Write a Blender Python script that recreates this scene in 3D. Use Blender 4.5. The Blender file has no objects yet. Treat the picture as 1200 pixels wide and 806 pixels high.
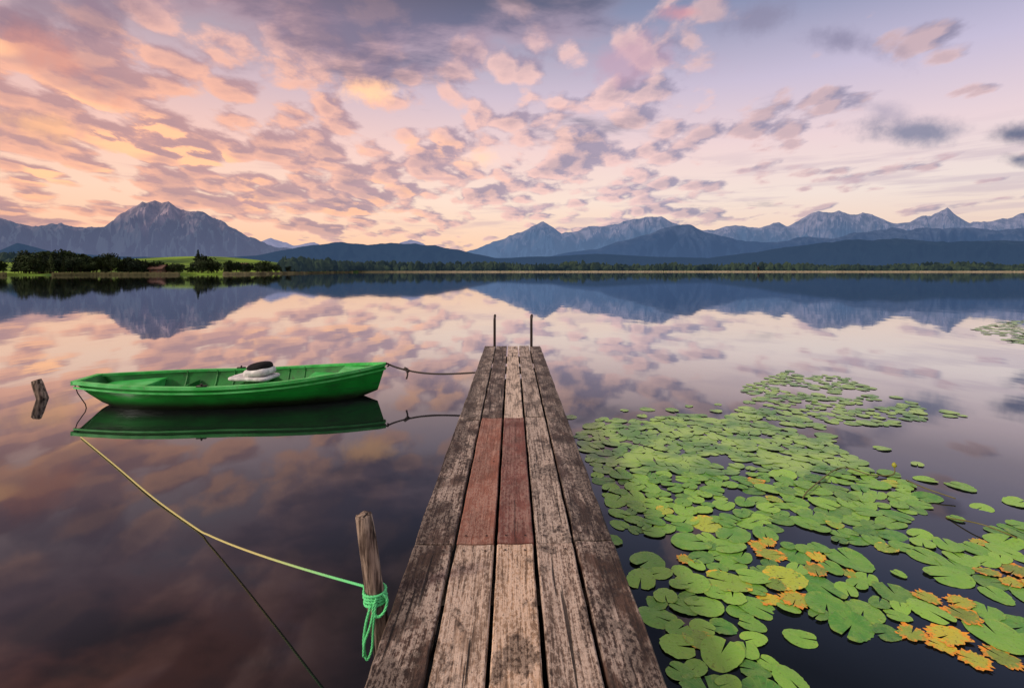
import bpy, math, random
import numpy as np
from mathutils import Vector, noise as mn
random.seed(7); rng=np.random.RandomState(7)
scene=bpy.context.scene
COL=scene.collection
CAMH=1.85; DECK=0.35
def lin(r,g,b):
    f=lambda c:(c/255/12.92) if c/255<=0.04045 else ((c/255+0.055)/1.055)**2.4
    return (f(r),f(g),f(b),1.0)
def G(px,py,z=0.0):
    Y=600*(CAMH-z)/(py-316.5); return Vector(((px-600)/600*Y,Y,z))
# ---------------------------------------------------------------- node DSL
class S:
    def __init__(s,k): s.k=k
    def __add__(a,b): return M('ADD',a,b)
    def __radd__(a,b): return M('ADD',b,a)
    def __sub__(a,b): return M('SUBTRACT',a,b)
    def __rsub__(a,b): return M('SUBTRACT',b,a)
    def __mul__(a,b): return M('MULTIPLY',a,b)
    def __rmul__(a,b): return M('MULTIPLY',b,a)
    def __truediv__(a,b): return M('DIVIDE',a,b)
    def __rtruediv__(a,b): return M('DIVIDE',b,a)
NT=None
def put(v,inp):
    if isinstance(v,S): NT.links.new(v.k,inp)
    else: inp.default_value=v
def M(op,*a,clamp=False):
    n=NT.nodes.new('ShaderNodeMath'); n.operation=op; n.use_clamp=clamp
    for i,v in enumerate(a): put(v,n.inputs[i])
    return S(n.outputs[0])
def sstep(x,a,b,lo=0.0,hi=1.0,smooth=True):
    n=NT.nodes.new('ShaderNodeMapRange'); n.interpolation_type='SMOOTHSTEP' if smooth else 'LINEAR'
    put(x,n.inputs[0]); n.inputs[1].default_value=a; n.inputs[2].default_value=b
    n.inputs[3].default_value=lo; n.inputs[4].default_value=hi
    return S(n.outputs[0])
def mixc(f,a,b,mode='MIX'):
    n=NT.nodes.new('ShaderNodeMix'); n.data_type='RGBA'; n.blend_type=mode
    put(f,n.inputs[0]); put(a,n.inputs[6]); put(b,n.inputs[7]); return S(n.outputs[2])
def xyz(x,y,z):
    n=NT.nodes.new('ShaderNodeCombineXYZ'); put(x,n.inputs[0]);put(y,n.inputs[1]);put(z,n.inputs[2]); return S(n.outputs[0])
def sep(v):
    n=NT.nodes.new('ShaderNodeSeparateXYZ'); put(v,n.inputs[0]); return [S(o) for o in n.outputs]
def noise(v,scale,detail=4.0,rough=0.55,dist=0.0,col=False):
    n=NT.nodes.new('ShaderNodeTexNoise'); put(v,n.inputs['Vector']); n.inputs['Scale'].default_value=scale
    n.inputs['Detail'].default_value=detail; n.inputs['Roughness'].default_value=rough; n.inputs['Distortion'].default_value=dist
    return S(n.outputs['Color' if col else 0])
def voro(v,scale,feat='F1'):
    n=NT.nodes.new('ShaderNodeTexVoronoi'); n.feature=feat; n.voronoi_dimensions='2D'; put(v,n.inputs['Vector']); n.inputs['Scale'].default_value=scale
    return S(n.outputs['Distance'])
def ramp(f,stops,interp='LINEAR'):
    n=NT.nodes.new('ShaderNodeValToRGB'); r=n.color_ramp; r.interpolation=interp
    while len(r.elements)<len(stops): r.elements.new(1.0)
    for e,(p,c) in zip(r.elements,stops): e.position=p; e.color=c
    put(f,n.inputs[0]); return S(n.outputs[0])
def vop(op,a,b):
    n=NT.nodes.new('ShaderNodeVectorMath'); n.operation=op; put(a,n.inputs[0]); put(b,n.inputs[1]); return S(n.outputs[0])
def texco(o='Object'): return S(NT.nodes.new('ShaderNodeTexCoord').outputs[o])
def posn(): return S(NT.nodes.new('ShaderNodeNewGeometry').outputs['Position'])
def attr(name,o='Color'):
    n=NT.nodes.new('ShaderNodeAttribute'); n.attribute_name=name; return S(n.outputs[o])
def rnd(): return S(NT.nodes.new('ShaderNodeObjectInfo').outputs['Random'])
def bump(h,strength=0.3,dist=0.01):
    n=NT.nodes.new('ShaderNodeBump'); n.inputs['Strength'].default_value=strength; n.inputs['Distance'].default_value=dist
    put(h,n.inputs['Height']); return S(n.outputs[0])
def newmat(name):
    global NT
    m=bpy.data.materials.new(name); m.use_nodes=True; NT=m.node_tree; NT.nodes.clear(); return m
def principled(color,rough=0.6,normal=None,metal=0.0,spec=0.5,coat=0.0):
    n=NT.nodes.new('ShaderNodeBsdfPrincipled'); put(color,n.inputs['Base Color']); put(rough,n.inputs['Roughness'])
    n.inputs['Metallic'].default_value=metal; n.inputs['Specular IOR Level'].default_value=spec
    n.inputs['Coat Weight'].default_value=coat
    if normal: put(normal,n.inputs['Normal'])
    return S(n.outputs[0])
def out(sh):
    n=NT.nodes.new('ShaderNodeOutputMaterial'); NT.links.new(sh.k,n.inputs[0])
def mixs(f,a,b):
    n=NT.nodes.new('ShaderNodeMixShader'); put(f,n.inputs[0]); NT.links.new(a.k,n.inputs[1]); NT.links.new(b.k,n.inputs[2]); return S(n.outputs[0])
def emission(c,s):
    n=NT.nodes.new('ShaderNodeEmission'); put(c,n.inputs[0]); put(s,n.inputs[1]); return S(n.outputs[0])
# ---------------------------------------------------------------- world
w=bpy.data.worlds.new("World"); scene.world=w; w.use_nodes=True; NT=w.node_tree; NT.nodes.clear()
w.cycles.sampling_method='MANUAL'; w.cycles.sample_map_resolution=256
d=texco('Generated'); dx,dy,dz=sep(d)
z=M('MAXIMUM',dz,0.0)
hyp=M('SQRT',dx*dx+dy*dy+0.0001)
s=dx/hyp                                    # -1 west .. +1 east
base=ramp(z,[(0.0,lin(248,196,162)),(0.05,lin(254,214,184)),(0.13,lin(255,230,212)),(0.22,lin(250,218,212)),
             (0.32,lin(212,196,212)),(0.44,lin(142,148,176)),(0.56,lin(72,78,96)),(0.68,lin(104,106,114)),(0.85,(1.0,.95,.90,1)),(1.0,(1.5,1.41,1.32,1))])  # last stops: unseen zenith brightened to add light on deck and pads
tint=ramp(sstep(s,-0.8,0.8,0,1,False),[(0,(1.04,.84,.72,1)),(0.45,(1.0,.97,.96,1)),(1,(0.85,.92,1.04,1))])
base=mixc(1.0,base,tint,'MULTIPLY')
q_=z+0.18
u=dx/q_; v=dy/q_*0.72
p=xyz(u,v,0.0)
warp=noise(p,3.0,2.0,0.5,col=True)
pw=vop('ADD',p,vop('MULTIPLY',vop('SUBTRACT',warp,(0.5,0.5,0.5)),(0.09,0.09,0.0)))
def puffs(vec):
    return noise(vec,3.1,6.0,0.58)*0.82+(0.62-voro(vec,6.8))*0.22
nb=puffs(pw); nb2=puffs(vop('ADD',pw,(-0.05,0.04,0.0)))
big=noise(vop('ADD',p,(3.1,1.7,0)),0.8,2.0,0.5)
covz=ramp(z,[(0.0,(0.0,)*3+(1,)),(0.05,(.35,)*3+(1,)),(0.09,(.98,)*3+(1,)),(0.16,(1.2,)*3+(1,)),(0.30,(1.15,)*3+(1,)),(0.42,(.8,)*3+(1,)),(0.6,(.7,)*3+(1,))])
cov=covz-sstep(s,0.14,0.50,0.0,0.92)
db=sstep(nb+(big-0.5)*0.30+(cov-1.0)*0.14,0.385,0.480)
lit=M('MULTIPLY_ADD',nb-nb2,11.0,0.46,clamp=True)
thick=sstep(nb+(big-0.5)*0.3,0.44,0.62)
warm=sstep(s,-0.72,0.30,1.0,0.0)*sstep(z,0.02,0.08)*sstep(z,0.28,0.44,1.0,0.3)
body=mixc(warm,lin(160,148,172),lin(192,146,146))
edge=mixc(warm,lin(248,206,200),lin(255,186,156))
ccol=mixc(lit,body,edge)
ccol=mixc(thick*0.46,ccol,mixc(warm,lin(124,122,150),lin(150,122,138)))
hot=sstep(noise(vop('ADD',p,(9.3,4.0,0)),2.6,3.0,0.55),0.50,0.64)*sstep(s,-0.72,0.32,1.0,0.0)*sstep(z,0.05,0.12)*sstep(z,0.27,0.37,1.0,0.0)*sstep(lit,0.35,0.85)
ccol=mixc(hot*0.90,ccol,(1.35,0.68,0.34,1))
col=mixc(db*0.90,base,ccol)
# --- high streaky sheet
rot=NT.nodes.new('ShaderNodeMapping'); NT.links.new(pw.k,rot.inputs[0]); rot.inputs['Rotation'].default_value=(0,0,math.radians(-32)); rot.inputs['Scale'].default_value=(0.7,1.7,1)
sa=noise(S(rot.outputs[0]),2.0,6.0,0.60)
zonA=sstep(z+s*0.10,0.19,0.38)*sstep(s,0.08,0.40,1.0,0.08)
da=sstep(sa+(big-0.5)*0.45+(zonA-1.0)*0.36,0.29,0.53)
acol=mixc(sstep(sa,0.38,0.60),lin(206,168,180),lin(106,106,136))
acol=mixc(sstep(s,-0.7,0.0,0.34,0.0),acol,lin(196,142,136))
hi=mixc(sstep(sa,.42,.6),mixc(sstep(s,-.75,-.05),lin(236,140,108),lin(122,116,128)),mixc(sstep(s,-.6,.1),lin(92,66,66),lin(60,64,78)))
acol=mixc(sstep(z,.40,.54),acol,hi)
col=mixc(da*0.82,col,acol)
# --- thin bars over the horizon
bar=noise(xyz(s*3.0,z*30.0,2.0),1.8,4.0,0.55)
db2=sstep(bar,0.50,0.66)*sstep(z,0.05,0.10)*sstep(z,0.15,0.24,1.0,0.0)
col=mixc(db2*0.45,col,mixc(warm,lin(190,168,184),lin(214,160,156)))
# --- separate clouds
BN=noise(d,9.0,6.0,0.62); BN2=noise(vop('ADD',d,(4.1,0,0)),9.0,6.0,0.62)
yy=M('MAXIMUM',dy,0.05); ax_=dx/yy; az_=dz/yy; front=sstep(dy,0.05,0.2)
def blob(px,py,rx,ry,c,amt=0.9,tilt=0.0,nn=None,raw=4.2,soft=1.35):
    global col
    a=ax_-(px-600)/600; b=az_-(316.5-py)/600
    a2=(a*math.cos(tilt)+b*math.sin(tilt))/(rx/600); b2=(b*math.cos(tilt)-a*math.sin(tilt))/(ry/600)
    r=M('SQRT',a2*a2+b2*b2)
    f=sstep(r+((nn or BN)-0.5)*raw,0.0,soft,1.0,0.0)*front
    col=mixc(f*amt,col,c)
blob(1068,154,60,15,lin(120,124,152),.85)
blob(1035,130,50,14,lin(158,150,174),.6,-.3,BN2)
blob(1195,156,36,12,lin(92,98,128),.95)
blob(1195,187,26,10,lin(92,98,128),.95,0,BN2)
blob(985,48,60,18,lin(134,128,156),.7,-.3)
blob(890,22,60,18,lin(140,134,160),.7,.2,BN2)
blob(800,15,34,10,lin(234,154,154),.55)
blob(748,74,60,26,lin(200,160,180),.6,0,BN2,5.0)
blob(60,60,110,20,lin(236,150,124),.40,-.4,BN,6.0)
blob(40,12,150,22,lin(128,110,132),.5,.1,BN2,6.0)
blob(60,150,60,16,(1.2,.62,.28,1),.50,-.2,BN2,6.0)
blob(438,108,34,12,(1.35,.76,.42,1),.75,0,BN,6.0)
blob(215,106,42,16,(1.3,.70,.36,1),.65,0,BN2,6.5)
blob(545,190,34,12,(1.2,.74,.50,1),.75,0,BN,5.5)
blob(675,128,34,7,(1.0,.60,.52,1),.6,-.1,BN2)
sky=NT.nodes.new('ShaderNodeTexSky'); sky.sky_type='NISHITA'; sky.sun_disc=False
sky.sun_elevation=math.radians(23); sky.sun_rotation=math.radians(230)
fin=mixc(1.0,col,mixc(1.0,S(sky.outputs[0]),(0.006,0.006,0.006,1),'MULTIPLY'),'ADD')
fin=mixc(sstep(dz,-0.02,0.0),(0.05,0.05,0.06,1),fin)
bg=NT.nodes.new('ShaderNodeBackground'); NT.links.new(fin.k,bg.inputs[0]); bg.inputs[1].default_value=0.98
wo=NT.nodes.new('ShaderNodeOutputWorld'); NT.links.new(bg.outputs[0],wo.inputs[0])
sd=bpy.data.lights.new("sun","SUN"); sd.energy=2.8; sd.angle=math.radians(10); sd.color=(1,.88,.76)
so=bpy.data.objects.new("sun",sd); COL.objects.link(so)
so.rotation_euler=Vector((0.80,0.38,-0.54)).to_track_quat('-Z','Y').to_euler()
# ---------------------------------------------------------------- mesh helpers
def obj(name,verts,faces,mats,parent=None,smooth=False,fm=None):
    me=bpy.data.meshes.new(name); me.from_pydata([tuple(q) for q in verts],[],[tuple(f) for f in faces]); me.update()
    for m in (mats if isinstance(mats,list) else [mats]): me.materials.append(m)
    if fm is not None: me.polygons.foreach_set('material_index',fm)
    if smooth: me.polygons.foreach_set('use_smooth',[True]*len(me.polygons))
    o=bpy.data.objects.new(name,me); COL.objects.link(o)
    if parent: o.parent=parent
    return o
def top(o,label,cat=None,kind=None,group=None):
    o["label"]=label
    if cat: o["category"]=cat
    if kind: o["kind"]=kind
    if group: o["group"]=group
def empty(name,loc):
    o=bpy.data.objects.new(name,None); o.location=loc; o.empty_display_size=.1; COL.objects.link(o); return o
class B:
    def __init__(s): s.v=[]; s.f=[]; s.m=[]
    def add(s,v,f,mi=0):
        k=len(s.v); s.v+= [tuple(q) for q in v]; s.f+=[tuple(i+k for i in q) for q in f]; s.m+=[mi]*len(f)
    def box(s,a,b,mi=0):
        (x0,y0,z0),(x1,y1,z1)=a,b
        s.add([(x0,y0,z0),(x1,y0,z0),(x1,y1,z0),(x0,y1,z0),(x0,y0,z1),(x1,y0,z1),(x1,y1,z1),(x0,y1,z1)],
          [(0,3,2,1),(4,5,6,7),(0,1,5,4),(1,2,6,5),(2,3,7,6),(3,0,4,7)],mi)
    def tube(s,pts,r,n=8,mi=0,cap=True):
        pts=[Vector(q) for q in pts]; k=len(s.v); L=len(pts)
        t=(pts[1]-pts[0]).normalized(); a=t.orthogonal().normalized()
        for i,q in enumerate(pts):
            t=(pts[min(i+1,L-1)]-pts[max(i-1,0)]).normalized()
            a=(a-t*a.dot(t)).normalized(); b=t.cross(a); rr=r[i] if hasattr(r,'__len__') else r
            for j in range(n):
                th=2*math.pi*j/n; s.v.append(tuple(q+(a*math.cos(th)+b*math.sin(th))*rr))
        for i in range(L-1):
            for j in range(n):
                s.f.append((k+i*n+j,k+i*n+(j+1)%n,k+(i+1)*n+(j+1)%n,k+(i+1)*n+j)); s.m.append(mi)
        if cap:
            s.f.append(tuple(k+j for j in reversed(range(n)))); s.f.append(tuple(k+(L-1)*n+j for j in range(n))); s.m+=[mi,mi]
    def rope(s,pts,r,lay=7.0,mi=0):
        pts=[Vector(q) for q in pts]
        out_=[pts[0]]; step=r*1.1
        for a,b in zip(pts[:-1],pts[1:]):
            n=max(1,int((b-a).length/step))
            for i in range(1,n+1): out_.append(a.lerp(b,i/n))
        pts=out_; L=len(pts); a=None; S3=[[],[],[]]; ph=0
        for i,q in enumerate(pts):
            t=(pts[min(i+1,L-1)]-pts[max(i-1,0)]).normalized()
            if a is None: a=t.orthogonal().normalized()
            a=(a-t*a.dot(t)).normalized(); b=t.cross(a)
            if i: ph+=(pts[i]-pts[i-1]).length/(r*lay)*2*math.pi
            for k in range(3):
                th=ph+k*2.0944; S3[k].append(q+(a*math.cos(th)+b*math.sin(th))*r*.5)
        for k in range(3): s.tube(S3[k],r*.56,6,mi)
    def obj(s,name,mats,parent=None,smooth=False):
        return obj(name,s.v,s.f,mats,parent,smooth,s.m)
def bez(P,n=12):
    P=[Vector(q) for q in P]; o=[]
    for i in range(len(P)-1):
        p0=P[max(i-1,0)];p1=P[i];p2=P[i+1];p3=P[min(i+2,len(P)-1)]
        for k in range(n):
            t=k/n; o.append(0.5*((2*p1)+(p2-p0)*t+(2*p0-5*p1+4*p2-p3)*t*t+(3*p1-p0-3*p2+p3)*t**3))
    o.append(P[-1]); return o
# ---------------------------------------------------------------- water
mw=newmat("lake_water")
P=posn(); x,y,zz=sep(P)
geo=NT.nodes.new('ShaderNodeNewGeometry')
dp=NT.nodes.new('ShaderNodeVectorMath'); dp.operation='DOT_PRODUCT'; NT.links.new(geo.outputs['Incoming'],dp.inputs[0]); NT.links.new(geo.outputs['Normal'],dp.inputs[1])
cosv=M('ABSOLUTE',S(dp.outputs['Value']))
g=lambda q:(q,q,q,1)
R=ramp(cosv,[(0,g(.96)),(.08,g(.90)),(.15,g(.76)),(.21,g(.50)),(.26,g(.30)),(.34,g(.19)),(.43,g(.14)),(.54,g(.10)),(.68,g(.05))])
h=noise(xyz(x*1.0,y*0.6,0.0),1.2,2.0,0.5)
nrm=bump(h,0.12,0.02)
gl=NT.nodes.new('ShaderNodeBsdfGlossy'); gl.inputs['Roughness'].default_value=0.028; gl.inputs['Color'].default_value=(.94,.96,1,1); put(nrm,gl.inputs['Normal'])
df=NT.nodes.new('ShaderNodeBsdfDiffuse'); put(ramp(noise(P,.6,3.0),[(0.3,(.004,.006,.008,1)),(.7,(.008,.009,.011,1))]),df.inputs[0])
out(mixs(R,S(df.outputs[0]),S(gl.outputs[0])))
wat=obj("water",[(-2500,-300,0),(2500,-300,0),(2500,2500,0),(-2500,2500,0)],[(0,1,2,3)],mw); top(wat,"calm dark mirror-like lake water",kind="structure")
# ---------------------------------------------------------------- terrain
def gridobj(name,fn,ts,ds,mat):
    V=[];F=[]
    for dd in ds:
        for t in ts: V.append(fn(t,dd))
    n=len(ts)
    for j in range(len(ds)-1):
        for i in range(n-1): F.append((j*n+i,j*n+i+1,(j+1)*n+i+1,(j+1)*n+i))
    return obj(name,V,F,mat,smooth=True)
def shore(t):
    return float(np.interp(t,[-1.4,-1.0,-0.62,-0.5,-0.40,-0.30,0.3,0.5,0.8,1.4],[150,175,205,230,300,430,520,500,480,440]))+6*mn.noise(Vector((t*14,0,0)))
def mead(X,dd): return math.exp(-((X+262)/70)**2-((dd-440)/110)**2)
def ground_h(t,dd):
    s_=dd-shore(t)
    hgt=-0.8+min(max(s_,-4)/6.0,1)*1.3 + max(0,s_)*0.006
    X=t*dd
    hgt+=11.5*mead(X,dd)
    hgt+=9*math.exp(-((X+430)/90)**2-((dd-420)/130)**2)
    if s_>30: hgt+=1.5*mn.noise(Vector((X*.01,dd*.01,0)))
    return hgt
ml=newmat("land_grass")
P=posn(); n1=noise(P,.012,4.0)
out(principled(mixc(sstep(n1,.42,.55),lin(56,82,40),lin(122,154,56)),.9,spec=.1))
ts=np.linspace(-1.35,1.35,330); ds=np.concatenate([np.linspace(140,600,140),np.linspace(620,4200,40)])
land=gridobj("ground",lambda t,q:(t*q,q,ground_h(t,q)),ts,ds,ml); top(land,"grassy meadows and low shore land around the lake",kind="structure")
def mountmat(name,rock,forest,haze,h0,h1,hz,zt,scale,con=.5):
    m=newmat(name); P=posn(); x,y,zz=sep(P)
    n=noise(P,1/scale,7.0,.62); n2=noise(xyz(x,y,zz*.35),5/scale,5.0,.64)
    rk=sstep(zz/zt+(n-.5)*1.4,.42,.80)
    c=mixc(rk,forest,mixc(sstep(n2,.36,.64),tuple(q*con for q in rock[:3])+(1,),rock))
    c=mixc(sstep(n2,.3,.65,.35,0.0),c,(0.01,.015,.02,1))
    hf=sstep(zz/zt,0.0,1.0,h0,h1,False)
    out(mixs(hf,principled(c,.95,spec=.05),emission(haze,hz))); return m  # aerial haze painted in as bluish emission, stronger towards the foot
def mountain(name,label,D,prof,mat,rough,seed,dep=.28,relief=.32,nd=52,step=1.6,smooth=True):
    xs=[q[0] for q in prof]; ys=[q[1] for q in prof]; a=xs[0]; b=xs[-1]
    ts=np.linspace((a-600)/600,(b-600)/600,int((b-a)/step)); rs=np.linspace(0,1.25,nd)
    cache={}
    def R(t):
        if t not in cache:
            px=600+600*t; ybase=np.interp(px,xs,ys)
            amp=min(1,max(.25,(312-ybase)/35))
            j=sum((abs(mn.noise(Vector((px/sc,seed,0))))*2-.5)*-1*sc*rough for sc in (26,12,6,3))*amp
            cache[t]=max(1.0,(316.5-(ybase-j))/600*D)
        return cache[t]
    def fn(t,r):
        Y=D*(1-dep+dep*r)
        k=r if r<=1 else 1-(r-1)*1.6
        k=k**1.15
        q=1-abs(mn.noise(Vector((t*26+mn.noise(Vector((t*9,r*2,seed)))*1.6,r*1.6,seed))))*2
        q2=1-abs(mn.noise(Vector((t*75+mn.noise(Vector((t*20,r*4,seed)))*2,r*5,seed+4))))*2
        q3=mn.noise(Vector((t*220,r*14,seed+7)))
        en=math.sin(math.pi*min(r,1))**.8 if r<1 else 0
        Z=R(t)*(k+en*relief*(q-.72)*.9+en*relief*.4*(q2-.72)+en*relief*.10*q3)
        return (t*Y,Y,Z)
    o=gridobj(name,fn,ts,rs,mat); top(o,label,kind="structure")
    if not smooth: o.data.polygons.foreach_set('use_smooth',[False]*len(o.data.polygons))
    return o
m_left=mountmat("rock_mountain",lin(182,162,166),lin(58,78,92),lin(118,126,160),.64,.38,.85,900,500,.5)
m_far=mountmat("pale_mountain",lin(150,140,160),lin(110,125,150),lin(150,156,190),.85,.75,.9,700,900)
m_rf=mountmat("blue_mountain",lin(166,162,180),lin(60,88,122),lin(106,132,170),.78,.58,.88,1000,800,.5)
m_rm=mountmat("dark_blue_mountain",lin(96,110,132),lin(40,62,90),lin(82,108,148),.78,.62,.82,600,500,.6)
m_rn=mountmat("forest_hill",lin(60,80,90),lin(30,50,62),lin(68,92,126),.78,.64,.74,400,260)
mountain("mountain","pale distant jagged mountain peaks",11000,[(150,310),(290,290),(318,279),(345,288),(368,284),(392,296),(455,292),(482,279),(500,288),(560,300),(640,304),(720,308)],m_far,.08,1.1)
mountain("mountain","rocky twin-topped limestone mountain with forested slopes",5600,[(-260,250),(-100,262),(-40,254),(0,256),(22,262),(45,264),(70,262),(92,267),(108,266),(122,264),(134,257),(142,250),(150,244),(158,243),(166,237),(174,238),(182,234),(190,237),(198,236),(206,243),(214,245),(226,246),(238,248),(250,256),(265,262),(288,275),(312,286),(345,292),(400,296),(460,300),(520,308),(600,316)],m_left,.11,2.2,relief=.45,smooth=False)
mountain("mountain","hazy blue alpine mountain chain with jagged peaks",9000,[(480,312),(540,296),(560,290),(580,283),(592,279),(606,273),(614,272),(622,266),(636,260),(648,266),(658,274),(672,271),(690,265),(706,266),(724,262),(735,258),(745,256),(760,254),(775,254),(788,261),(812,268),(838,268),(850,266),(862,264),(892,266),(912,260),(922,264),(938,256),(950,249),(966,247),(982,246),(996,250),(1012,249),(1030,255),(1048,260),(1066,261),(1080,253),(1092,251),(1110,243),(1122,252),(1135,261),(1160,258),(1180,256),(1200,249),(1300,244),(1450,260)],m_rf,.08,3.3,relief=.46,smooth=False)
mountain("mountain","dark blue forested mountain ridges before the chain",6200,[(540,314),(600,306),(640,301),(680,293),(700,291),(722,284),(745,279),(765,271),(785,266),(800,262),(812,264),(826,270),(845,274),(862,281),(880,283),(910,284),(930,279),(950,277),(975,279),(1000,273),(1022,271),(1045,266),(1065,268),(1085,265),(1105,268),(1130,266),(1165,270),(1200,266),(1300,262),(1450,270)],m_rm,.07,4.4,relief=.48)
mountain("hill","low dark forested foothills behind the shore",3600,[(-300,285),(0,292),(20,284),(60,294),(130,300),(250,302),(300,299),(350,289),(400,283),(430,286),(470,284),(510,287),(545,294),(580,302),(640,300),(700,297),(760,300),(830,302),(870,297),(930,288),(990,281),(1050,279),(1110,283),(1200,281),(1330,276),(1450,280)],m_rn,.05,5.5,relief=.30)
# ---------------------------------------------------------------- trees
mleaf=newmat("tree_foliage")
P=posn(); r=rnd()
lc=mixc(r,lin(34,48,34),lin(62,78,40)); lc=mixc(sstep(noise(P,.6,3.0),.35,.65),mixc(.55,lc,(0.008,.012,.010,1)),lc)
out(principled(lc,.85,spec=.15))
mbark=newmat("bark"); out(principled(mixc(noise(posn(),3.0),lin(50,42,38),lin(88,76,66)),.95,spec=.1))
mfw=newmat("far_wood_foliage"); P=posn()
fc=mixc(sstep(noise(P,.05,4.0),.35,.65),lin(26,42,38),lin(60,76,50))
out(mixs(.22,principled(fc,.9,spec=.1),emission(lin(66,88,112),.65)))  # faint blue emission mixed into the foliage as painted distance haze
def crown(kind,seed):
    rs=random.Random(seed); V=[];F=[]
    def leaf(c,sz):
        a=Vector((rs.gauss(0,1),rs.gauss(0,1),rs.gauss(0,1))).normalized(); b=a.orthogonal().normalized(); 
        k=len(V); e=sz*rs.uniform(.6,1.3); f=sz*rs.uniform(.5,1)
        V.extend([c-a*e,c-b*f,c+a*e,c+b*f]); F.append((k,k+1,k+2,k+3))
    if kind=='conifer':
        for i in range(520):
            hh=rs.random()**1.3; rad=(1-hh)*.23+.01; lay=.75+.25*math.sin(hh*60)
            th=rs.uniform(0,6.283); rr=rad*lay*math.sqrt(rs.uniform(.2,1.0))
            leaf(Vector((math.cos(th)*rr,math.sin(th)*rr,.12+hh*.88)),.035*(1.2-hh*.6))
    else:
        lobes=[(Vector((rs.uniform(-.22,.22),rs.uniform(-.22,.22),rs.uniform(.30,.82))),rs.uniform(.13,.24)) for _ in range(10)]+[(Vector((0,0,.6)),.28)]
        for c,r0 in lobes:
            for i in range(75):
                q=Vector((rs.gauss(0,1),rs.gauss(0,1),rs.gauss(0,1))).normalized()*r0*rs.uniform(.65,1.05); q.z*=.8
                leaf(c+q,.042)
    return V,F
def trunk(kind,seed):
    b=B(); rs=random.Random(seed); top_=.95 if kind=='conifer' else .6
    b.tube([(0,0,-.05),(0.01,0,.2),(0,.01,.45),(0,0,top_)],[.024,.019,.014,.004],6)
    for i in range(5):
        th=i*1.3; hh=.3+.08*i; L=.1 if kind=='conifer' else .2
        b.tube([(0,0,hh),(math.cos(th)*L*.5,math.sin(th)*L*.5,hh+.06),(math.cos(th)*L,math.sin(th)*L,hh+.14)],[.009,.006,.002],4)
    return b
protos=[]
for k,(kind,sd_) in enumerate([('conifer',1),('broad',2),('broad',3),('conifer',4),('broad',5)]):
    V,F=crown(kind,sd_); me=bpy.data.meshes.new("crown"); me.from_pydata([tuple(q) for q in V],[],F); me.materials.append(mleaf)
    b=trunk(kind,sd_); mt=bpy.data.meshes.new("trunk"); mt.from_pydata(b.v,[],b.f); mt.materials.append(mbark)
    protos.append((kind,me,mt))
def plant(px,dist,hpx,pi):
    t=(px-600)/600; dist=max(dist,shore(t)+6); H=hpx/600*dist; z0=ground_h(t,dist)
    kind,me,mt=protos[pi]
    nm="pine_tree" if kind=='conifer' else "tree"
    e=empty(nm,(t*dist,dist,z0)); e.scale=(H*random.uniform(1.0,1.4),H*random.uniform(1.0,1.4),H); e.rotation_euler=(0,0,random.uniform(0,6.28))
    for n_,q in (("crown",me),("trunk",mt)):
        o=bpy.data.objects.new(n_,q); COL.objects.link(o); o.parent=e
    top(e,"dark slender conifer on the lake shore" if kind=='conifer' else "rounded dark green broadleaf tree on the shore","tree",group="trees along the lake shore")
for i in range(250):
    px=random.uniform(-30,350) if i<230 else random.uniform(-300,-30)
    if i%3==0 and px>0: px=random.uniform(15,170)
    if i%3==1 and px>0: px=random.uniform(150,345)
    hp=float(np.interp(px,[-300,0,20,60,100,130,170,215,235,280,345],[26,16,24,24,22,20,15,11,16,12,9]))*random.uniform(.55,1.1)
    t=(px-600)/600
    plant(px,shore(t)+random.choice([6,8,12,20,35]),hp,random.choice([0,1,2,2,4,3,4]))
for px,hp in ((48,30),(62,28),(125,27),(232,27),(238,22),(30,28),(84,27),(90,25),(308,16)):
    plant(px,shore((px-600)/600)+25,hp,random.choice([1,2,4,0]))
# far wood
V=[];F=[]
def ftree(X,Y,z0,H,wd):
    k=len(V); n=5
    con=random.random()<.5
    for (rr,hh) in (((.5,.08),(.42,.4),(.16,.8)) if con else ((.45,.15),(.55,.5),(.36,.85))):
        for j in range(n):
            th=6.283*j/n+random.random()*.7; q=wd*rr*random.uniform(.7,1.2)
            V.append((X+math.cos(th)*q,Y+math.sin(th)*q,z0+H*hh*random.uniform(.92,1.08)))
    V.append((X,Y,z0+H))
    for l in range(2):
        for j in range(n): F.append((k+l*n+j,k+l*n+(j+1)%n,k+(l+1)*n+(j+1)%n,k+(l+1)*n+j))
    for j in range(n): F.append((k+2*n+j,k+2*n+(j+1)%n,k+3*n))
for i in range(8500):
    t=random.uniform(-1.3,1.3); s0=shore(t)
    dd=s0+8+abs(random.gauss(0,1))*140
    if t<-0.45: dd=s0+150+random.random()*600
    X=t*dd
    if t<-.3 and mead(X,dd)>.10: continue
    if mn.noise(Vector((X*.008,dd*.008,3)))<-.24 and dd>s0+40: continue
    H=random.uniform(4,9)+6*mn.noise(Vector((X*.02,dd*.02,7)))
    if t<-.45: H*=.7
    if t>.25: H*=.85
    ftree(X,dd,ground_h(t,dd)-.3,max(2.5,H),random.uniform(4,7))
fw=obj("forest",V,F,mfw); top(fw,"dark band of woodland along the far lake shore","forest","stuff")
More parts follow.
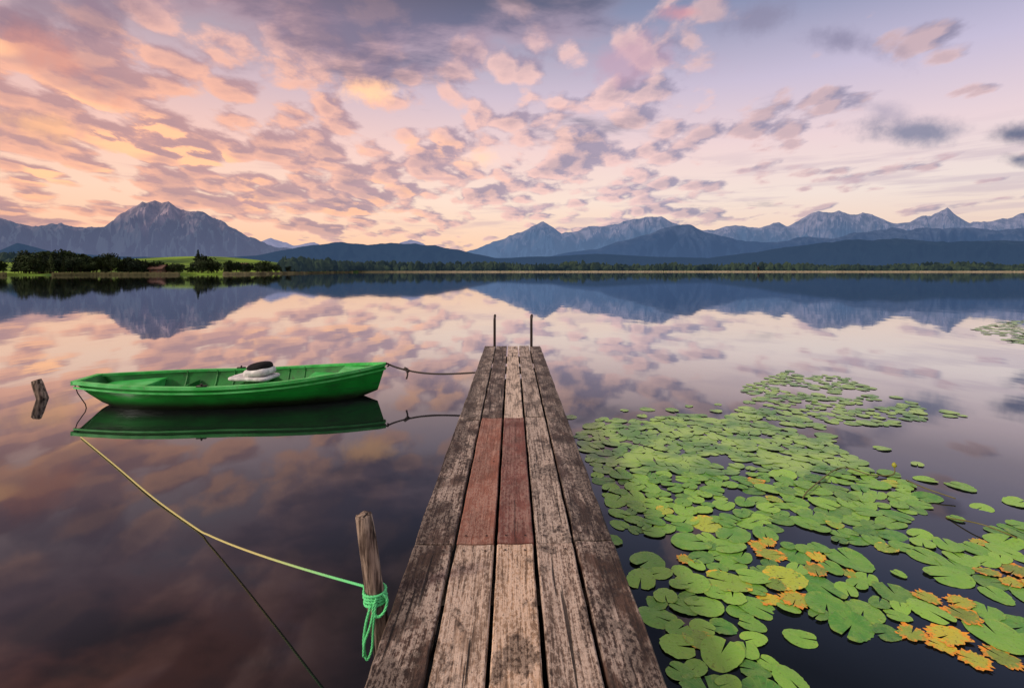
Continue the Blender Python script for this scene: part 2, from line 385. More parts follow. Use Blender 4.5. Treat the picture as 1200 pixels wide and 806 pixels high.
# reeds
V=[];F=[]
for i in range(12000):
    t=random.uniform(-1.25,1.25) if i<8000 else random.uniform(-.3,1.0); dd=shore(t)+random.uniform(-2.5,1.5)
    if t<-.3 and mn.noise(Vector((t*9,2,0)))<-.10: continue
    X=t*dd; hgt=random.uniform(.5,1.2); wv=random.uniform(.15,.5); k=len(V); ln=random.uniform(-.3,.3)
    V+= [(X-wv,dd,-.1),(X+wv,dd+.1,-.1),(X+ln+wv*.4,dd,hgt),(X+ln-wv*.4,dd,hgt*.93)]; F.append((k,k+1,k+2,k+3))
mr=newmat("reed_leaves"); P=posn(); x,y,zz=sep(P)
out(principled(mixc(sstep(x,-160,0),mixc(noise(P,.05,2.0),lin(60,70,44),lin(130,122,88)),mixc(noise(P,.05,2.0),lin(170,164,132),lin(226,214,184))),.9,spec=.1))
rd=obj("reeds",V,F,mr); top(rd,"pale green and straw reeds fringing the shore","reeds","stuff")
# ---------------------------------------------------------------- houses
mwall=newmat("plaster_wall"); out(principled(mixc(noise(posn(),2.0),lin(130,122,114),lin(156,148,138)),.9))
mwood=newmat("brown_timber"); out(principled(mixc(noise(posn(),3.0),lin(72,52,42),lin(100,74,60)),.85))
mroof=newmat("roof_tiles"); out(principled(mixc(noise(posn(),3.0),lin(72,50,44),lin(102,72,60)),.85))
mwin=newmat("window_glass"); out(principled((.02,.02,.03,1),.2))
def house(px,dist,L,W,H,wm,label,rot=0.0,rh=.6):
    t=(px-600)/600; dist=max(dist,shore(t)+5); z0=ground_h(t,dist)
    e=empty("house",(t*dist,dist,z0)); e.rotation_euler=(0,0,rot)
    b=B(); b.box((-L/2,-W/2,-.8),(L/2,W/2,H))
    k=W*rh/2
    b.add([(-L/2,-W/2,H),(-L/2,W/2,H),(-L/2,0,H+k)],[(0,2,1)]); b.add([(L/2,-W/2,H),(L/2,W/2,H),(L/2,0,H+k)],[(0,1,2)])
    b.obj("wall",wm,e)
    b=B(); o=.5; th=.2
    for sg in (-1,1):
        b.add([(-L/2-o,sg*(W/2+o),H-o*rh+.03),(L/2+o,sg*(W/2+o),H-o*rh+.03),(L/2+o,0,H+k+.03),(-L/2-o,0,H+k+.03),
               (-L/2-o,sg*(W/2+o),H-o*rh+th),(L/2+o,sg*(W/2+o),H-o*rh+th),(L/2+o,0,H+k+th),(-L/2-o,0,H+k+th)],
              [(0,1,2,3),(4,5,6,7),(0,1,5,4),(0,3,7,4),(1,2,6,5)])
    b.obj("roof",mroof,e)
    n=max(2,int(L/2.6))
    for i in range(n):
        xw=-L/2+L*(i+.5)/n; b=B(); b.box((xw-.45,-W/2-.04,H*.42),(xw+.45,-W/2+.02,H*.42+1.1)); b.obj("window",mwin,e)
    b=B(); b.box((L/2-.02,-.5,-.1),(L/2+.05,.5,2.0)); b.obj("door",mwood,e)
    top(e,label,"house")
house(186,205,5,4,2.0,mwood,"small brown timber boathouse with tiled roof")
house(197,208,4,3.5,1.6,mwood,"tiny brown timber hut by the water",.4)
house(285,300,6,5,2.4,mwood,"brown wooden shore cabin among trees",-.2)
house(888,520,7,6,2.4,mwall,"pale house with tiled roof among shore trees",.2)
# ---------------------------------------------------------------- dock
md=newmat("weathered_planks")
P=texco('Object'); off=attr("plankoff",'Fac'); tn=attr("tint"); wear=attr("tint",'Alpha')
x,y,zz=sep(P)
tr_,tg_,tb_=sep(tn); red=sstep(tr_/(tg_+0.001),1.65,1.95)
pp=xyz(x+off*3.1,y+off*17.0,zz+off*5.0)
gx,gy,gz=sep(pp)
gr=noise(xyz(gx*70,gy*2.4,gz*30),1.0,6.0,.68,.4)
fine=noise(xyz(gx*240,gy*8,gz*80),1.0,3.0,.6)
blt=noise(xyz(gx*7,gy*2.6,gz*7),1.0,5.0,.65)
spk=noise(xyz(gx*55,gy*30,gz*40),1.0,4.0,.72)
nred=1.0-red*0.62
c=mixc(sstep(gr,.34,.62,1,0)*.72*nred,tn,(0.014,.009,.006,1))
c=mixc(sstep(fine,.35,.6,.45,0)*nred,c,(0.02,.014,.010,1))
wm_=sstep(blt+(wear-.5)*.5,.41,.54)*sstep(spk*.55+gr*.45,.44,.54)
c=mixc(wm_*.9*nred,c,mixc(.45,lin(220,204,188),tn))
outer=sstep(M('ABSOLUTE',x-0.0115)+(blt-.5)*.30,.38,.54)
dk=sstep(noise(xyz(gx*6+9,gy*3.2,gz*6),1.0,6.0,.72)-(wear-.5)*.22+outer*.12,.48,.56)*sstep(spk,.35,.55,1,.6)
c=mixc(dk*.90*nred,c,(0.013,.009,.007,1))
c=mixc(sstep(spk,.58,.66)*.65*nred,c,(0.02,.015,.011,1))
crack=sstep(noise(xyz(gx*34+5,gy*.9,gz*10),1.0,3.0,.5),.30,.345,1,0)
c=mixc(crack*.9*nred,c,(0.005,.004,.003,1))
hh=gr*.6+fine*.25+spk*.4-crack*1.2
out(principled(c,sstep(spk,.3,.7,.5,.8),bump(hh,1.0,.010),spec=.3))
mn_=newmat("rusty_nail"); out(principled(mixc(noise(texco(),90.0),(.02,.012,.01,1),(.06,.03,.02,1)),.6,metal=.6))
mund=newmat("dark_timber"); out(principled(mixc(noise(texco(),6.0,5.0),(.018,.014,.012,1),(.07,.055,.045,1)),.9,bump(noise(texco(),25.0),.5,.01)))
dock=empty("dock",(0,0,0)); top(dock,"narrow weathered wooden plank dock reaching into the lake","dock")
XL,XR=-.537,.560
ROWS=[[-2.4,.25,2.817,5.15,10.17],[-2.4,.25,2.817,5.217,10.17],[-2.4,.25,2.817,5.217,10.17],[-2.4,.25,2.830,5.26,10.17],[-2.4,.25,2.850,5.05,10.17]]
A_dark=lin(106,86,76); A_g=lin(160,138,120); A_t=lin(208,172,138); A_red=lin(150,98,80); A_red2=lin(124,76,66)
TN=[[(A_dark,.5),(lin(104,82,70),.55),(A_dark,.56),(lin(124,110,98),.5)],
    [(A_g,.5),(lin(188,160,136),.70),(A_red,.5),(lin(114,98,88),.42)],
    [(A_g,.5),(A_t,.70),(A_red2,.5),(lin(204,182,160),.72)],
    [(A_g,.5),(lin(156,132,114),.66),(lin(144,126,112),.68),(lin(152,136,122),.60)],
    [(A_dark,.5),(lin(98,76,64),.48),(lin(94,78,70),.48),(lin(112,98,88),.46)]]
edges=[XL,XL+.222,XL+.447,XL+.662,XL+.880,XR]
V=[];F=[];fm=[];tin=[];offs=[]
for pi in range(5):
    for ri in range(4):
        y0,y1=ROWS[pi][ri],ROWS[pi][ri+1]; g0=.009
        xa=edges[pi]+(g0 if pi else 0)+random.uniform(-.002,.003); xb=edges[pi+1]-(g0 if pi<4 else 0)+random.uniform(-.003,.002)
        y0+=.005; y1-=.006
        if ri==3: y1+=random.uniform(-.03,.02)
        th=.045; dz0=random.uniform(-.003,.004); tl=random.uniform(-.004,.004); bv=.006
        n=max(8,int((y1-y0)/.06)); rug=.007 if pi in(0,4) else .004
        k=len(V)
        for i in range(n+1):
            yy_=y0+(y1-y0)*i/n
            ja=rug*(mn.noise(Vector((yy_*3,pi*7,ri*3)))+.5*mn.noise(Vector((yy_*13,pi*7,ri*3)))); jb=rug*(mn.noise(Vector((yy_*3,pi*7+3,ri*3+9)))+.5*mn.noise(Vector((yy_*13,pi*7+3,ri*3))))
            cup=.0035; endd=.004 if i in(0,n) else 0
            wdt=(xb+jb)-(xa+ja)
            xsn=[xa+ja,xa+ja,xa+ja+bv,xa+ja+wdt/3,xa+ja+2*wdt/3,xb+jb-bv,xb+jb,xb+jb]
            zsn=[-th,-bv,0,-cup,-cup,0,-bv,-th]
            for q in range(8):
                V.append((xsn[q],yy_,DECK+dz0+zsn[q]-(endd if 0<q<7 else 0)+tl*(q/7-.5)+.002*mn.noise(Vector((yy_,pi*5,q)))))
                tin.append(tuple(TN[pi][ri][0][:3])+(TN[pi][ri][1],)); offs.append(pi*1.37+ri*2.91)
        for i in range(n):
            for q in range(8): F.append((k+i*8+q,k+i*8+(q+1)%8,k+(i+1)*8+(q+1)%8,k+(i+1)*8+q)); fm.append(0)
        F.append(tuple(k+q for q in range(8))); F.append(tuple(k+n*8+7-q for q in range(8))); fm+=[0,0]
        ny=[y0+.07,y1-.07]+([ (y0+y1)/2 ] if y1-y0<3.2 else [y0+(y1-y0)*f for f in (.33,.66)])
        for yy_ in ny:
            for xx in (xa+.045,xb-.045):
                k2=len(V); r_=.007; zt=DECK+dz0-.0005+.0025
                for j in range(8):
                    V.append((xx+r_*math.cos(j*.785),yy_+r_*math.sin(j*.785),zt)); tin.append((0,0,0,0)); offs.append(0)
                F.append(tuple(k2+j for j in range(8))); fm.append(1)
dk_=obj("deck",V,F,[md,mn_],dock,False,fm)
ca=dk_.data.color_attributes.new("tint",'FLOAT_COLOR','POINT'); ca.data.foreach_set('color',[q for t_ in tin for q in t_])
fa=dk_.data.attributes.new("plankoff",'FLOAT','POINT'); fa.data.foreach_set('value',offs)
for xs_ in (XL+.10,XR-.10,.01):
    b=B(); b.box((xs_-.04,-2.3,DECK-.20),(xs_+.04,10.05,DECK-.052)); b.obj("beam",mund,dock)
for yy_ in (-1.6,.7,2.8,5.2,7.7,9.9):
    b=B(); b.box((XL+.02,yy_-.05,DECK-.30),(XR-.02,yy_+.05,DECK-.203)); b.obj("crossbeam",mund,dock)
    for xx in (XL+.07,XR-.07):
        b=B(); b.tube([(xx,yy_+.11,-1.5),(xx,yy_+.11,0),(xx,yy_+.11,DECK-.06)],.055,12); b.obj("pile",mund,dock,True)
# ladder
msteel=newmat("dark_steel"); out(principled(mixc(noise(texco(),30.0),(.012,.012,.013,1),(.05,.04,.035,1)),.45,metal=.7))
lad=empty("ladder",(0,10.2,DECK)); top(lad,"dark steel bathing ladder at the dock's end","ladder")
for xx in (-.345,.385):
    b=B(); b.tube([q for q in bez([(xx,-.13,-.03),(xx,-.12,.25),(xx,-.10,.52),(xx+.01,-.06,.60),(xx,.02,.58),(xx,.07,.45),(xx,.08,.1),(xx,.08,-.7),(xx,.08,-1.2)],6)],.022,8); b.obj("rail",msteel,lad,True)
for zz_ in (-.25,-.5,-.75,-1.0):
    b=B(); b.tube([(-.345,.08,zz_),(.385,.08,zz_)],.016,8); b.obj("rung",msteel,lad,True)
# ---------------------------------------------------------------- mooring posts
mpost=newmat("grey_post_wood")
P=texco('Object'); x,y,zz=sep(P); gr=noise(xyz(x*50,y*50,zz*4),1.0,6.0,.65); cr=sstep(noise(xyz(x*28,y*28,zz*1.6),1.0,3.0),.36,.42,1,0)
c=mixc(sstep(gr,.38,.66),lin(64,52,46),lin(166,148,132)); c=mixc(cr,c,(.01,.008,.007,1))
out(principled(c,.85,bump(gr-cr,1.0,.012),spec=.2))
def post(name,base,topp,r,label,seed,am=.10):
    base=Vector(base);topp=Vector(topp); n=20; L=10; V=[];F=[]
    ax=(topp-base).normalized(); a=ax.orthogonal().normalized(); bb=ax.cross(a)
    for i in range(L+1):
        f=i/L
        for j in range(n):
            th=6.283*j/n; rr=r*(1.08-.12*f)*(1+am*mn.noise(Vector((math.cos(th)*1.6,math.sin(th)*1.6,f*3+seed))))
            V.append((topp-base)*f+(a*math.cos(th)+bb*math.sin(th))*rr*(.88 if i==L else 1)+ax*(.012*mn.noise(Vector((math.cos(th)*2,math.sin(th)*2,seed))) if i==L else 0))
    for i in range(L):
        for j in range(n): F.append((i*n+j,i*n+(j+1)%n,(i+1)*n+(j+1)%n,(i+1)*n+j))
    V.append((topp-base)+ax*.004); c_=len(V)-1
    for j in range(n): F.append((L*n+j,L*n+(j+1)%n,c_))
    o=obj(name,V,F,mpost,None,True); o.location=base; top(o,label,"post"); return o
pb=Vector((-.540,2.42,-.4)); pt=Vector((-.685,2.36,.72))
post("mooring_post",pb,pt,.043,"weathered round wooden mooring post beside the dock",1.0,.14)
post("wooden_stake",(-6.68,7.40,-.3),(-6.84,7.36,.27),.068,"short leaning wooden stake standing in the water",4.0,.04)
# ropes
mrope=newmat("green_rope")
P=posn(); x,y,zz=sep(P)
out(principled(mixc(sstep(x,-1.6,-.66),lin(190,182,116),lin(96,214,136)),.65,bump(noise(P,400.0),.4,.002)))
b=B()
ax=(pt-pb).normalized(); a=Vector((1,0,0)); a=(a-ax*a.dot(ax)).normalized(); bb=ax.cross(a)
def onpost(z_): return pb+ax*((z_-pb.z)/ax.z)
Apt=Vector((-2.26,3.66,.008)); Bp=onpost(.37)+Vector((-.05,.02,0))
line=[Vector(G(95,512,.01)),Vector(G(135,545,.01)),Vector(G(180,583,.012)),Apt]
for k in range(1,9):
    f=k/9; q=Apt.lerp(Bp,f); q.z=.008+(.362)*(f**1.25); line.append(q)
line.append(Bp); line=bez(line,6)
line=[Vector((q.x,q.y,max(q.z,.004)))for q in line]
b.rope(line,.0064)
coil=[Bp]
for i in range(1,98):
    th=3.4+i*.26; zc=.368-.060*i/97+.003*math.sin(i*.5); rr=.049+.002*math.sin(i*.11)
    coil.append(onpost(zc)+(a*math.cos(th)+bb*math.sin(th))*rr)
b.rope(coil,.0072)
c0=onpost(.34)
b.rope(bez([c0+Vector((.042,-.03,.02)),c0+Vector((.062,-.03,.0)),c0+Vector((.056,-.05,-.04)),c0+Vector((.028,-.060,-.06)),c0+Vector((.005,-.058,-.03)),c0+Vector((.02,-.056,.02))],10),.0068)
b.rope(bez([c0+Vector((-.005,-.056,-.01)),c0+Vector((-.026,-.062,-.09)),c0+Vector((-.036,-.062,-.18)),c0+Vector((-.022,-.062,-.25)),c0+Vector((.002,-.062,-.20)),c0+Vector((.008,-.062,-.10)),c0+Vector((.018,-.056,.0))],10),.0066)
b.rope(bez([c0+Vector((.01,-.056,-.02)),c0+Vector((-.006,-.066,-.10)),c0+Vector((-.030,-.07,-.17)),c0+Vector((-.034,-.07,-.23))],8),.0062)
ro=b.obj("rope",mrope,None,True); top(ro,"green and straw-coloured mooring rope coiled round the post","rope")
mrd=newmat("dark_rope"); out(principled(mixc(noise(posn(),60.0),(.02,.017,.015,1),(.09,.075,.06,1)),.8))
bow=Vector((-1.88,7.62,.47)); dk1=Vector((XL-.005,7.6,.33))
pts=[]
for k in range(14):
    f=k/13; q=bow.lerp(dk1,f); q.z-=.09*math.sin(math.pi*f**.8); pts.append(q)
b=B(); b.rope(bez(pts,3),.014)
kk=pts[3]; b.rope(bez([kk,kk+Vector((.02,-.01,-.06)),kk+Vector((0,0,-.13))],4),.014)
b.rope([kk+Vector((-.03,0,.03)),kk+Vector((.0,.02,.0)),kk+Vector((.04,0,-.02))],.03)
ro2=b.obj("rope",mrd,None,True); top(ro2,"dark sagging rope tying the boat's bow to the dock","rope")
# ---------------------------------------------------------------- boat
mg=newmat("green_boat_paint"); P=texco('Object'); x,y,zz=sep(P)
n=noise(P,3.0,5.0); sc=noise(xyz(x*1.2,y*2,zz*14),2.0,5.0,.65)
c=mixc(sstep(n,.3,.7),lin(8,118,32),lin(18,146,46)); c=mixc(sstep(sc,.52,.68,0,.6),c,lin(30,84,42))
c=mixc(sstep(noise(xyz(x*2,y*2,zz*30),5.0,4.0,.7),.64,.70)*.5,c,lin(130,160,120))
wl=sstep(zz+(noise(P,5.0)-.5)*.06,.03,.17,1,0); c=mixc(wl*.95,c,lin(26,26,18))
out(principled(c,.42,spec=.4,coat=.05))
mgi=newmat("green_boat_inside"); P=texco('Object')
c=mixc(sstep(noise(P,4.0,5.0),.35,.65),lin(14,100,34),lin(26,136,48)); c=mixc(sstep(noise(P,16.0,5.0,.7),.54,.68,0,.7),c,lin(50,66,42))
out(principled(c,.6))
mgl=newmat("light_green_paint"); P=texco('Object')
c=mixc(sstep(noise(P,5.0,5.0),.35,.65),lin(44,172,70),lin(88,200,108)); c=mixc(sstep(noise(P,20.0,5.0,.7),.56,.68,0,.6),c,lin(90,110,80))
out(principled(c,.45,spec=.4))
boat=empty("rowing_boat",(-5.90,7.10,0)); boat.rotation_euler=(0,0,math.radians(7))
top(boat,"bright green wooden rowing boat moored on calm water","boat")
LB=4.06; NS=44
def sec(f):
    hb=float(np.interp(f,[0,.08,.2,.32,.45,.6,.72,.83,.92,.97,1],[.24,.37,.53,.62,.65,.635,.565,.43,.24,.12,.012]))
    wl_=hb*float(np.interp(f,[0,.25,.5,.8,1],[.58,.73,.76,.62,.5])); sheer=.305+.045*(1-f)**3+.16*max(0,f-.45)**1.6/(.55**1.6)
    keel=-.10+.18*max(0,f-.86)/.14+.12*max(0,(.15-f)/.15)
    return hb,wl_,sheer,keel
def smooth_sec(f):
    a=[sec(min(1,max(0,f+dd_))) for dd_ in (-.04,-.02,0,.02,.04)]
    return [sum(q[i] for q in a)/5 if 0.03<f<.955 else a[2][i] for i in range(4)]
def xs_at(f,zfrac):
    return f*LB + (-.12*(1-zfrac))*max(0,(f-.85)/.15) + (.30*(1-zfrac))*max(0,(.2-f)/.2)
def ring(f,ins=0.0,lift=0.0):
    hb,wl_,sh,kl=smooth_sec(f); hb=max(.004,hb-ins); wl_=max(.003,wl_-ins); kl=kl+lift
    pr=[(hb,1),(hb*.965+wl_*.035,.82),(hb*.6+wl_*.4,.5),(wl_,.16),(wl_*.9,.08),(wl_*.5,.02),(0,0)]
    pts=[(xs_at(f,q[1]),q[0],kl+(sh-kl)*q[1]) for q in pr]
    return pts+[(p_[0],-p_[1],p_[2]) for p_ in reversed(pts[:-1])]
fs=[i/NS for i in range(NS+1)]
b=B(); R0=[ring(f) for f in fs]; n=13
V=[q for r_ in R0 for q in r_]; F=[(i*n+j,i*n+j+1,(i+1)*n+j+1,(i+1)*n+j) for i in range(NS) for j in range(n-1)]
F.append(tuple(range(n)))
b.add(V,F,0)
fi=[0.012+(.972-.012)*i/NS for i in range(NS+1)]
R1=[ring(f,.028,.05) for f in fi]
V=[q for r_ in R1 for q in r_]; F=[(i*n+j+1,i*n+j,(i+1)*n+j,(i+1)*n+j+1) for i in range(NS) for j in range(n-1)]
F.append(tuple(reversed(range(n))))
b.add(V,F,1)
b.obj("hull",[mg,mgi],boat,True)
def strip(o0,o1,h0,h1):
    b=B()
    for sg in (1,-1):
        K=len(b.v)
        for f in fs:
            hb,_,sh,_=smooth_sec(f); X=xs_at(f,1)
            for (o_,h_) in ((o0,h0),(o0,h1),(o1,h1),(o1,h0 if o1>-.01 else -.02)):
                b.v.append((X,sg*max(.0,hb+o_),sh+h_))
        for i in range(NS):
            for j in range(4): b.f.append((K+i*4+j,K+i*4+(j+1)%4,K+(i+1)*4+(j+1)%4,K+(i+1)*4+j)); b.m.append(0)
        b.f.append((K,K+1,K+2,K+3)); b.m.append(0); b.f.append((K+NS*4,K+NS*4+1,K+NS*4+2,K+NS*4+3)); b.m.append(0)
    return b
b=strip(.026,-.038,-.028,.014)
hb,_,sh,_=sec(0); b.box((-.03,-hb-.02,sh-.04),(.05,hb+.02,sh+.016))
b.obj("gunwale",[mgl],boat)
b=strip(.016,-.004,-.085,-.062); b.obj("rub_rail",[mgl],boat)
def thwart(name,f0,f1,zt,th,mat,ins=.04,n_=8):
    V=[];F=[]
    for i in range(n_+1):
        f=f0+(f1-f0)*i/n_; hb,wl_,sh,kl=smooth_sec(f)
        def wd(zv):
            zf=(zv-kl)/(sh-kl); return max(.01,float(np.interp(zf,[0,.08,.16,.5,.82,1],[.0,wl_*.9,wl_,hb*.6+wl_*.4,hb*.965,hb]))-ins)
        X=xs_at(f,(zt-kl)/(sh-kl))
        V+= [(X,wd(zt-th),zt-th),(X,wd(zt),zt),(X,-wd(zt),zt),(X,-wd(zt-th),zt-th)]
    for i in range(n_):
        for j in range(4): F.append((i*4+j,i*4+(j+1)%4,(i+1)*4+(j+1)%4,(i+1)*4+j))
    F.append((0,1,2,3)); F.append(tuple(n_*4+q for q in(3,2,1,0)))
    b=B(); b.add(V,F); return b.obj(name,mat,boat)
thwart("stern_seat",.03,.20,.25,.03,mgl)
thwart("bulkhead",.188,.196,.22,.17,mgl)
thwart("thwart",.50,.57,.225,.03,mgl)
thwart("bulkhead",.30,.306,.19,.15,mgi)
thwart("bow_seat",.72,.80,.27,.03,mgl)
thwart("foredeck",.84,.985,.385,.02,mgl,.02)
thwart("floor",.19,.86,.005,.02,mgi,.05,20)
for fr in (.26,.36,.42,.48,.62,.68):
    for sg in (1,-1):
        r_=ring(fr,.030,.055)[:5]; b=B(); b.tube([(q[0],sg*q[1],q[2]) for q in r_],.012,5); b.obj("rib",mgi,boat)
for sg in (1,-1):
    b=B(); hb,_,sh_,_=smooth_sec(.44); b.box((.44*LB-.06,sg*hb-.02,sh_+.012),(.44*LB+.06,sg*hb+.02,sh_+.032)); b.tube([(.44*LB,sg*hb,sh_+.03),(.44*LB,sg*hb,sh_+.055)],.012,8)
    b.obj("oarlock",msteel,boat,True)
b=B(); b.tube([(LB-.01,.0,.45),(LB+.03,0,.465),(LB+.05,0,.44),(LB+.02,0,.42)],.012,8); b.obj("bow_ring",msteel,boat,True)
mgrey=newmat("grey_vinyl"); out(principled(mixc(sstep(noise(texco(),9.0,4.0),.4,.65),lin(184,184,184),lin(228,226,224)),.5))
mblk=newmat("black_plastic"); out(principled(mixc(noise(texco(),14.0),(.006,.006,.007,1),(.02,.02,.022,1)),.85,spec=.15))
seat=empty("seat",(2.22,.05,.265)); seat.parent=boat; seat.rotation_euler=(0,0,math.radians(-14)); seat["label"]="folded grey and black swivel boat seat"
def cushion(name,w_,d_,h_,mat,loc,rot,parent,e1=.25,e2=.35,taper=0.0):
    V=[];F=[]; n=28;m_=12
    for i in range(m_+1):
        ph=-math.pi/2+math.pi*i/m_
        for j in range(n):
            th=6.283*j/n; sp=lambda q,e:math.copysign(abs(q)**e,q)
            k=1-taper*(math.sin(ph)*.5+.5)
            V.append((w_/2*k*sp(math.cos(ph),e1)*sp(math.cos(th),e2),d_/2*k*sp(math.cos(ph),e1)*sp(math.sin(th),e2),h_/2*sp(math.sin(ph),.6)))
    for i in range(m_):
        for j in range(n): F.append((i*n+j,i*n+(j+1)%n,(i+1)*n+(j+1)%n,(i+1)*n+j))
    o=obj(name,V,F,mat,parent,True); o.location=loc; o.rotation_euler=rot; return o
cushion("cushion",.60,.44,.06,mgrey,(-.03,0,.04),(0,0,0),seat,.2,.3)
cushion("backrest",.40,.42,.13,mgrey,(.05,.0,.125),(0,math.radians(-6),0),seat,.5,.5,.2)
cushion("back_shell",.34,.38,.14,mblk,(.055,.0,.185),(0,math.radians(-8),0),seat,.8,.7,.2)
b=B(); b.tube([(0,0,-.24),(0,0,.02)],.04,10); b.obj("pedestal",msteel,seat,True)
b=B(); b.tube([(.04,-.18,.35),(-.03,-.19,.33),(.03,-.22,.20),(.14,-.24,.05),(.18,-.25,-.1)],.007,6); b.obj("stern_chain",msteel,boat,True)
# ---------------------------------------------------------------- lily pads
def padmat(name,ca,cb,cy,amt,rough=.33,rimw=(.80,1.12),veinc=lin(178,204,118)):
    m=newmat(name); P=texco('Object'); x,y,zz=sep(P); r=rnd()
    rr=M('SQRT',x*x+y*y); ang=M('ARCTAN2',y,x)
    pr=vop('ADD',P,xyz(r*37.0,r*11.0,0.0))
    vein=M('ABSOLUTE',M('SINE',ang*9.0+(noise(pr,3.0)-.5)*1.2)); vein=sstep(vein,.0,.16,1,0)*sstep(rr,.05,.3)
    base=mixc(M('FRACT',r*7.3),ca,cb); base=mixc(sstep(r,.62,1.0)*.75,base,lin(44,104,44))
    base=mixc(sstep(noise(pr,1.6,4.0),.35,.65,0,.5),base,mixc(.5,base,lin(156,190,80)))
    rim=sstep(rr+(noise(pr,3.4,5.0,.62)-.5)*2.1,rimw[0],rimw[1])
    base=mixc(rim*amt,base,cy)
    bro=sstep(noise(pr,5.0,5.0,.65),.58,.65); base=mixc(bro*(.28+amt*.6),base,lin(78,44,24))
    base=mixc(vein*.28,base,veinc)
    out(principled(base,sstep(noise(pr,3.0),.3,.7,rough-.06,rough+.15),bump(noise(pr,7.0)*.7-vein*.4,.35,.015),spec=.5)); return m
pm_g=padmat("lily_pad_green",lin(72,140,46),lin(142,194,68),lin(182,188,72),.28)
pm_y=padmat("lily_pad_yellowing",lin(122,168,54),lin(176,192,58),lin(238,186,44),.9)
pm_b=padmat("lily_pad_decaying",lin(130,158,54),lin(206,190,50),lin(238,150,30),.95,.4,(.55,.95),lin(226,206,96))
def padmesh(seed,mat,ragged=0.02):
    rs=random.Random(seed); n=44; rings=[.0,.3,.62,.87,1.0]; V=[];F=[]
    asp=rs.uniform(.72,.92); not_=rs.uniform(.10,.26); ph=rs.uniform(0,6.28); amp=rs.uniform(.012,.04)
    lift=rs.uniform(-.01,.022)
    V.append((0,0,0))
    for q in rings[1:]:
        for j in range(n+1):
            f=j/n; th=not_*.6+(2*math.pi-2*not_*.6)*f
            R_=1-.22*math.exp(-(min(f,1-f)*16)**2)*q
            R_*=1+.045*math.sin(3*th+ph)+.03*math.sin(2*th+ph*2)+ragged*mn.noise(Vector((math.cos(th)*6,math.sin(th)*6,seed)))+ragged*.7*mn.noise(Vector((math.cos(th)*14,math.sin(th)*14,seed)))
            x_=math.cos(th)*R_*q; y_=math.sin(th)*R_*q*asp
            z_=amp*q*q*math.sin(2*th+ph)+lift*q**4+.020*q*mn.noise(Vector((x_*4,y_*4,seed)))
            V.append((x_+.12*q,y_,z_))
    for j in range(n): F.append((0,1+j,2+j))
    for k in range(3):
        for j in range(n): a_=1+k*(n+1)+j; F.append((a_,a_+n+1,a_+n+2,a_+1))
    me=bpy.data.meshes.new("lily_pad"); me.from_pydata(V,[],F); me.materials.append(mat); me.polygons.foreach_set('use_smooth',[True]*len(F)); return me
PG=[padmesh(i,pm_g,.03+.025*(i%3)) for i in range(14)]; PY=[padmesh(20+i,pm_y,.10) for i in range(4)]; PB=[padmesh(40+i,pm_b,.36) for i in range(5)]
def inpoly(x,y,P_):
    c=False; j=len(P_)-1
    for i in range(len(P_)):
        xi,yi=P_[i];xj,yj=P_[j]
        if (yi>y)!=(yj>y) and x<(xj-xi)*(y-yi)/(yj-yi)+xi: c=not c
        j=i
    return c
def gp(L): return [tuple(G(a_,b_)[:2]) for a_,b_ in L]
main=gp([(678,508),(705,490),(760,492),(812,484),(850,494),(870,476),(930,484),(960,500),(985,530),(1040,552),(1095,584),(1080,604),(1040,612),(1085,628),(1140,640),(1165,622),(1215,595),(1260,640),(1280,720),(1200,765),(1150,778),(1085,756),(1010,744),(960,730),(905,722),(925,770),(935,806),(960,860),(880,900),(850,840),(805,806),(775,742),(752,690),(735,640),(712,585),(690,540)])
far=gp([(866,456),(925,434),(990,442),(1035,460),(1092,480),(1088,492),(1030,499),(960,494),(930,484),(890,470)])
far2=gp([(1130,484),(1112,482),(1095,482),(1098,488),(1128,491)])
far3=gp([(1140,386),(1170,378),(1230,372),(1260,392),(1200,406),(1165,398)])
pads=[]
def fill(poly,rmin,rmax,sp,tries,dens=1.0,seed=0,lim=9999):
    xs_=[q[0] for q in poly]; ys_=[q[1] for q in poly]; c0_=len(pads)
    for _ in range(tries):
        x_=random.uniform(min(xs_),max(xs_)); y_=random.uniform(min(ys_),max(ys_))
        if not inpoly(x_,y_,poly) or len(pads)-c0_>=lim: continue
        nz=mn.noise(Vector((x_*1.9+seed,y_*1.9,.3)))
        if nz<-.32+(1-dens)*.5: continue
        r_=random.uniform(rmin,rmax)*random.choice((.65,.8,1,1,1.15))
        if x_-r_<XR+.0 and y_<10: continue
        if any((x_-a_)**2+(y_-b_)**2<(sp*(r_+c_))**2 for a_,b_,c_ in pads): continue
        pads.append((x_,y_,r_))
fill(main,.088,.132,.62,34000)
wedge=gp([(1060,575),(1200,590),(1200,620),(1150,640),(1080,612)]); fill(wedge,.08,.12,1.4,300,1.0,3,9)
around=gp([(660,480),(900,470),(1120,560),(1220,590),(1220,780),(1000,770),(900,740),(960,806),(800,830),(700,640)]); fill(around,.07,.11,1.15,400,1.0,6,30)
nm_=len(pads)
fill(far,.08,.12,.76,4000,.85,5); fill(far2,.08,.12,.9,200)
pads.sort(key=lambda q:q[1])
decay=[G(800,645),G(890,640),G(1110,700),G(1140,755),G(920,708),G(1185,675),G(975,665),G(1090,745)]
stuffV=[];stuffF=[]
print("PADS",len(pads),nm_)
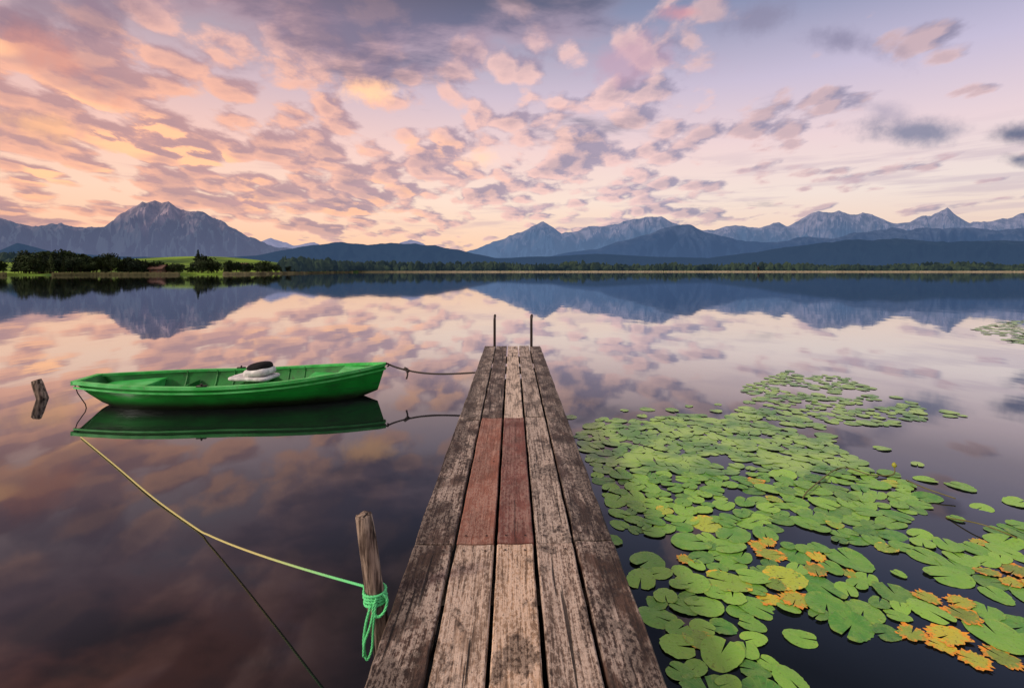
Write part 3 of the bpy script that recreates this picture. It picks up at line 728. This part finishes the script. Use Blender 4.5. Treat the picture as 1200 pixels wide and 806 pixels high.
def addpad(x_,y_,r_,ind):
    dd_=min((Vector((x_,y_))-q.xy).length for q in decay)
    pr=random.random(); dy_=dd_<.16
    if (dy_ and pr<.7) or pr<.01: me=random.choice(PB); lb="decaying yellow and brown water lily pad"; r_*=.88
    elif pr<.065: me=random.choice(PY); lb="yellowing water lily pad floating on water"
    else: me=random.choice(PG); lb="green oval water lily pad floating on water"
    zt=random.uniform(.003,.011); rz=random.uniform(0,6.28)
    if ind:
        o=bpy.data.objects.new("lily_pad",me); COL.objects.link(o)
        o.location=(x_,y_,zt); o.scale=(r_,r_,r_); o.rotation_euler=(random.gauss(0,.025),random.gauss(0,.025),rz)
        top(o,lb,"water lily pad",group="water lily pads floating beside the dock")
    else:
        k=len(stuffV)
        for v_ in me.vertices: stuffV.append((x_+r_*(v_.co.x*math.cos(rz)-v_.co.y*math.sin(rz)),y_+r_*(v_.co.x*math.sin(rz)+v_.co.y*math.cos(rz)),zt+r_*v_.co.z))
        for p_ in me.polygons: stuffF.append(tuple(i+k for i in p_.vertices))
for i,q in enumerate(pads): addpad(*q,i<298)
pads=[]; fill(far3,.1,.2,.7,1500,.9,9)
for q in pads: addpad(*q,False)
mfar=newmat("lily_pad_far"); P=posn()
out(principled(mixc(sstep(noise(P,2.5,3.0),.35,.65),lin(84,136,54),lin(150,188,80)),.3,bump(noise(P,20.0),.4,.01)))
sp_=obj("lily_pads",stuffV,stuffF,mfar,None,True); top(sp_,"further green water lily pads spread on the water","water lily pads","stuff")
mst=newmat("lily_stem"); out(principled(mixc(noise(posn(),9.0),lin(70,84,36),lin(120,104,50)),.5))
mbud=newmat("yellow_bud"); out(principled(mixc(noise(posn(),30.0),lin(170,160,40),lin(120,140,50)),.5))
def waterplant(P_,label,bud=True):
    e=empty("water_plant",P_[0]); top(e,label,"water plant"); o0=Vector(P_[0])
    pts=[q-o0 for q in bez(P_,8)]; b=B(); b.tube(pts,.005,6); b.obj("stem",mst,e,True)
    if bud:
        q=pts[-1]; bb_=B(); bb_.tube([q+Vector((0,0,-.012)),q,q+Vector((0,0,.018)),q+Vector((0,0,.034))],[.008,.02,.019,.006],8); bb_.obj("bud",mbud,e,True)
waterplant([G(940,585,.0),G(950,572,.03),G(985,548,.03),G(1020,556,.02),G(1046,556,.02),G(1048,546,.08)],"thin lily stem with closed yellow bud")
waterplant([G(1062,562,.0),G(1085,572,.05),G(1120,584,.03)],"thin curved water lily stem above water",False)
waterplant([G(1108,606,.0),G(1150,614,.05),G(1192,630,.02)],"thin curved water lily stem above water",False)
# ---------------------------------------------------------------- camera
cd=bpy.data.cameras.new("camera"); cam=bpy.data.objects.new("camera",cd); COL.objects.link(cam)
cam.location=(0,0,CAMH); cam.rotation_euler=(math.radians(90),0,0); cd.lens=18; cd.sensor_width=36; cd.shift_y=-86.5/1200
cd.clip_end=40000; cd.clip_start=.05; scene.camera=cam
scene.view_settings.view_transform='Standard'; scene.view_settings.look='None'; scene.view_settings.exposure=0
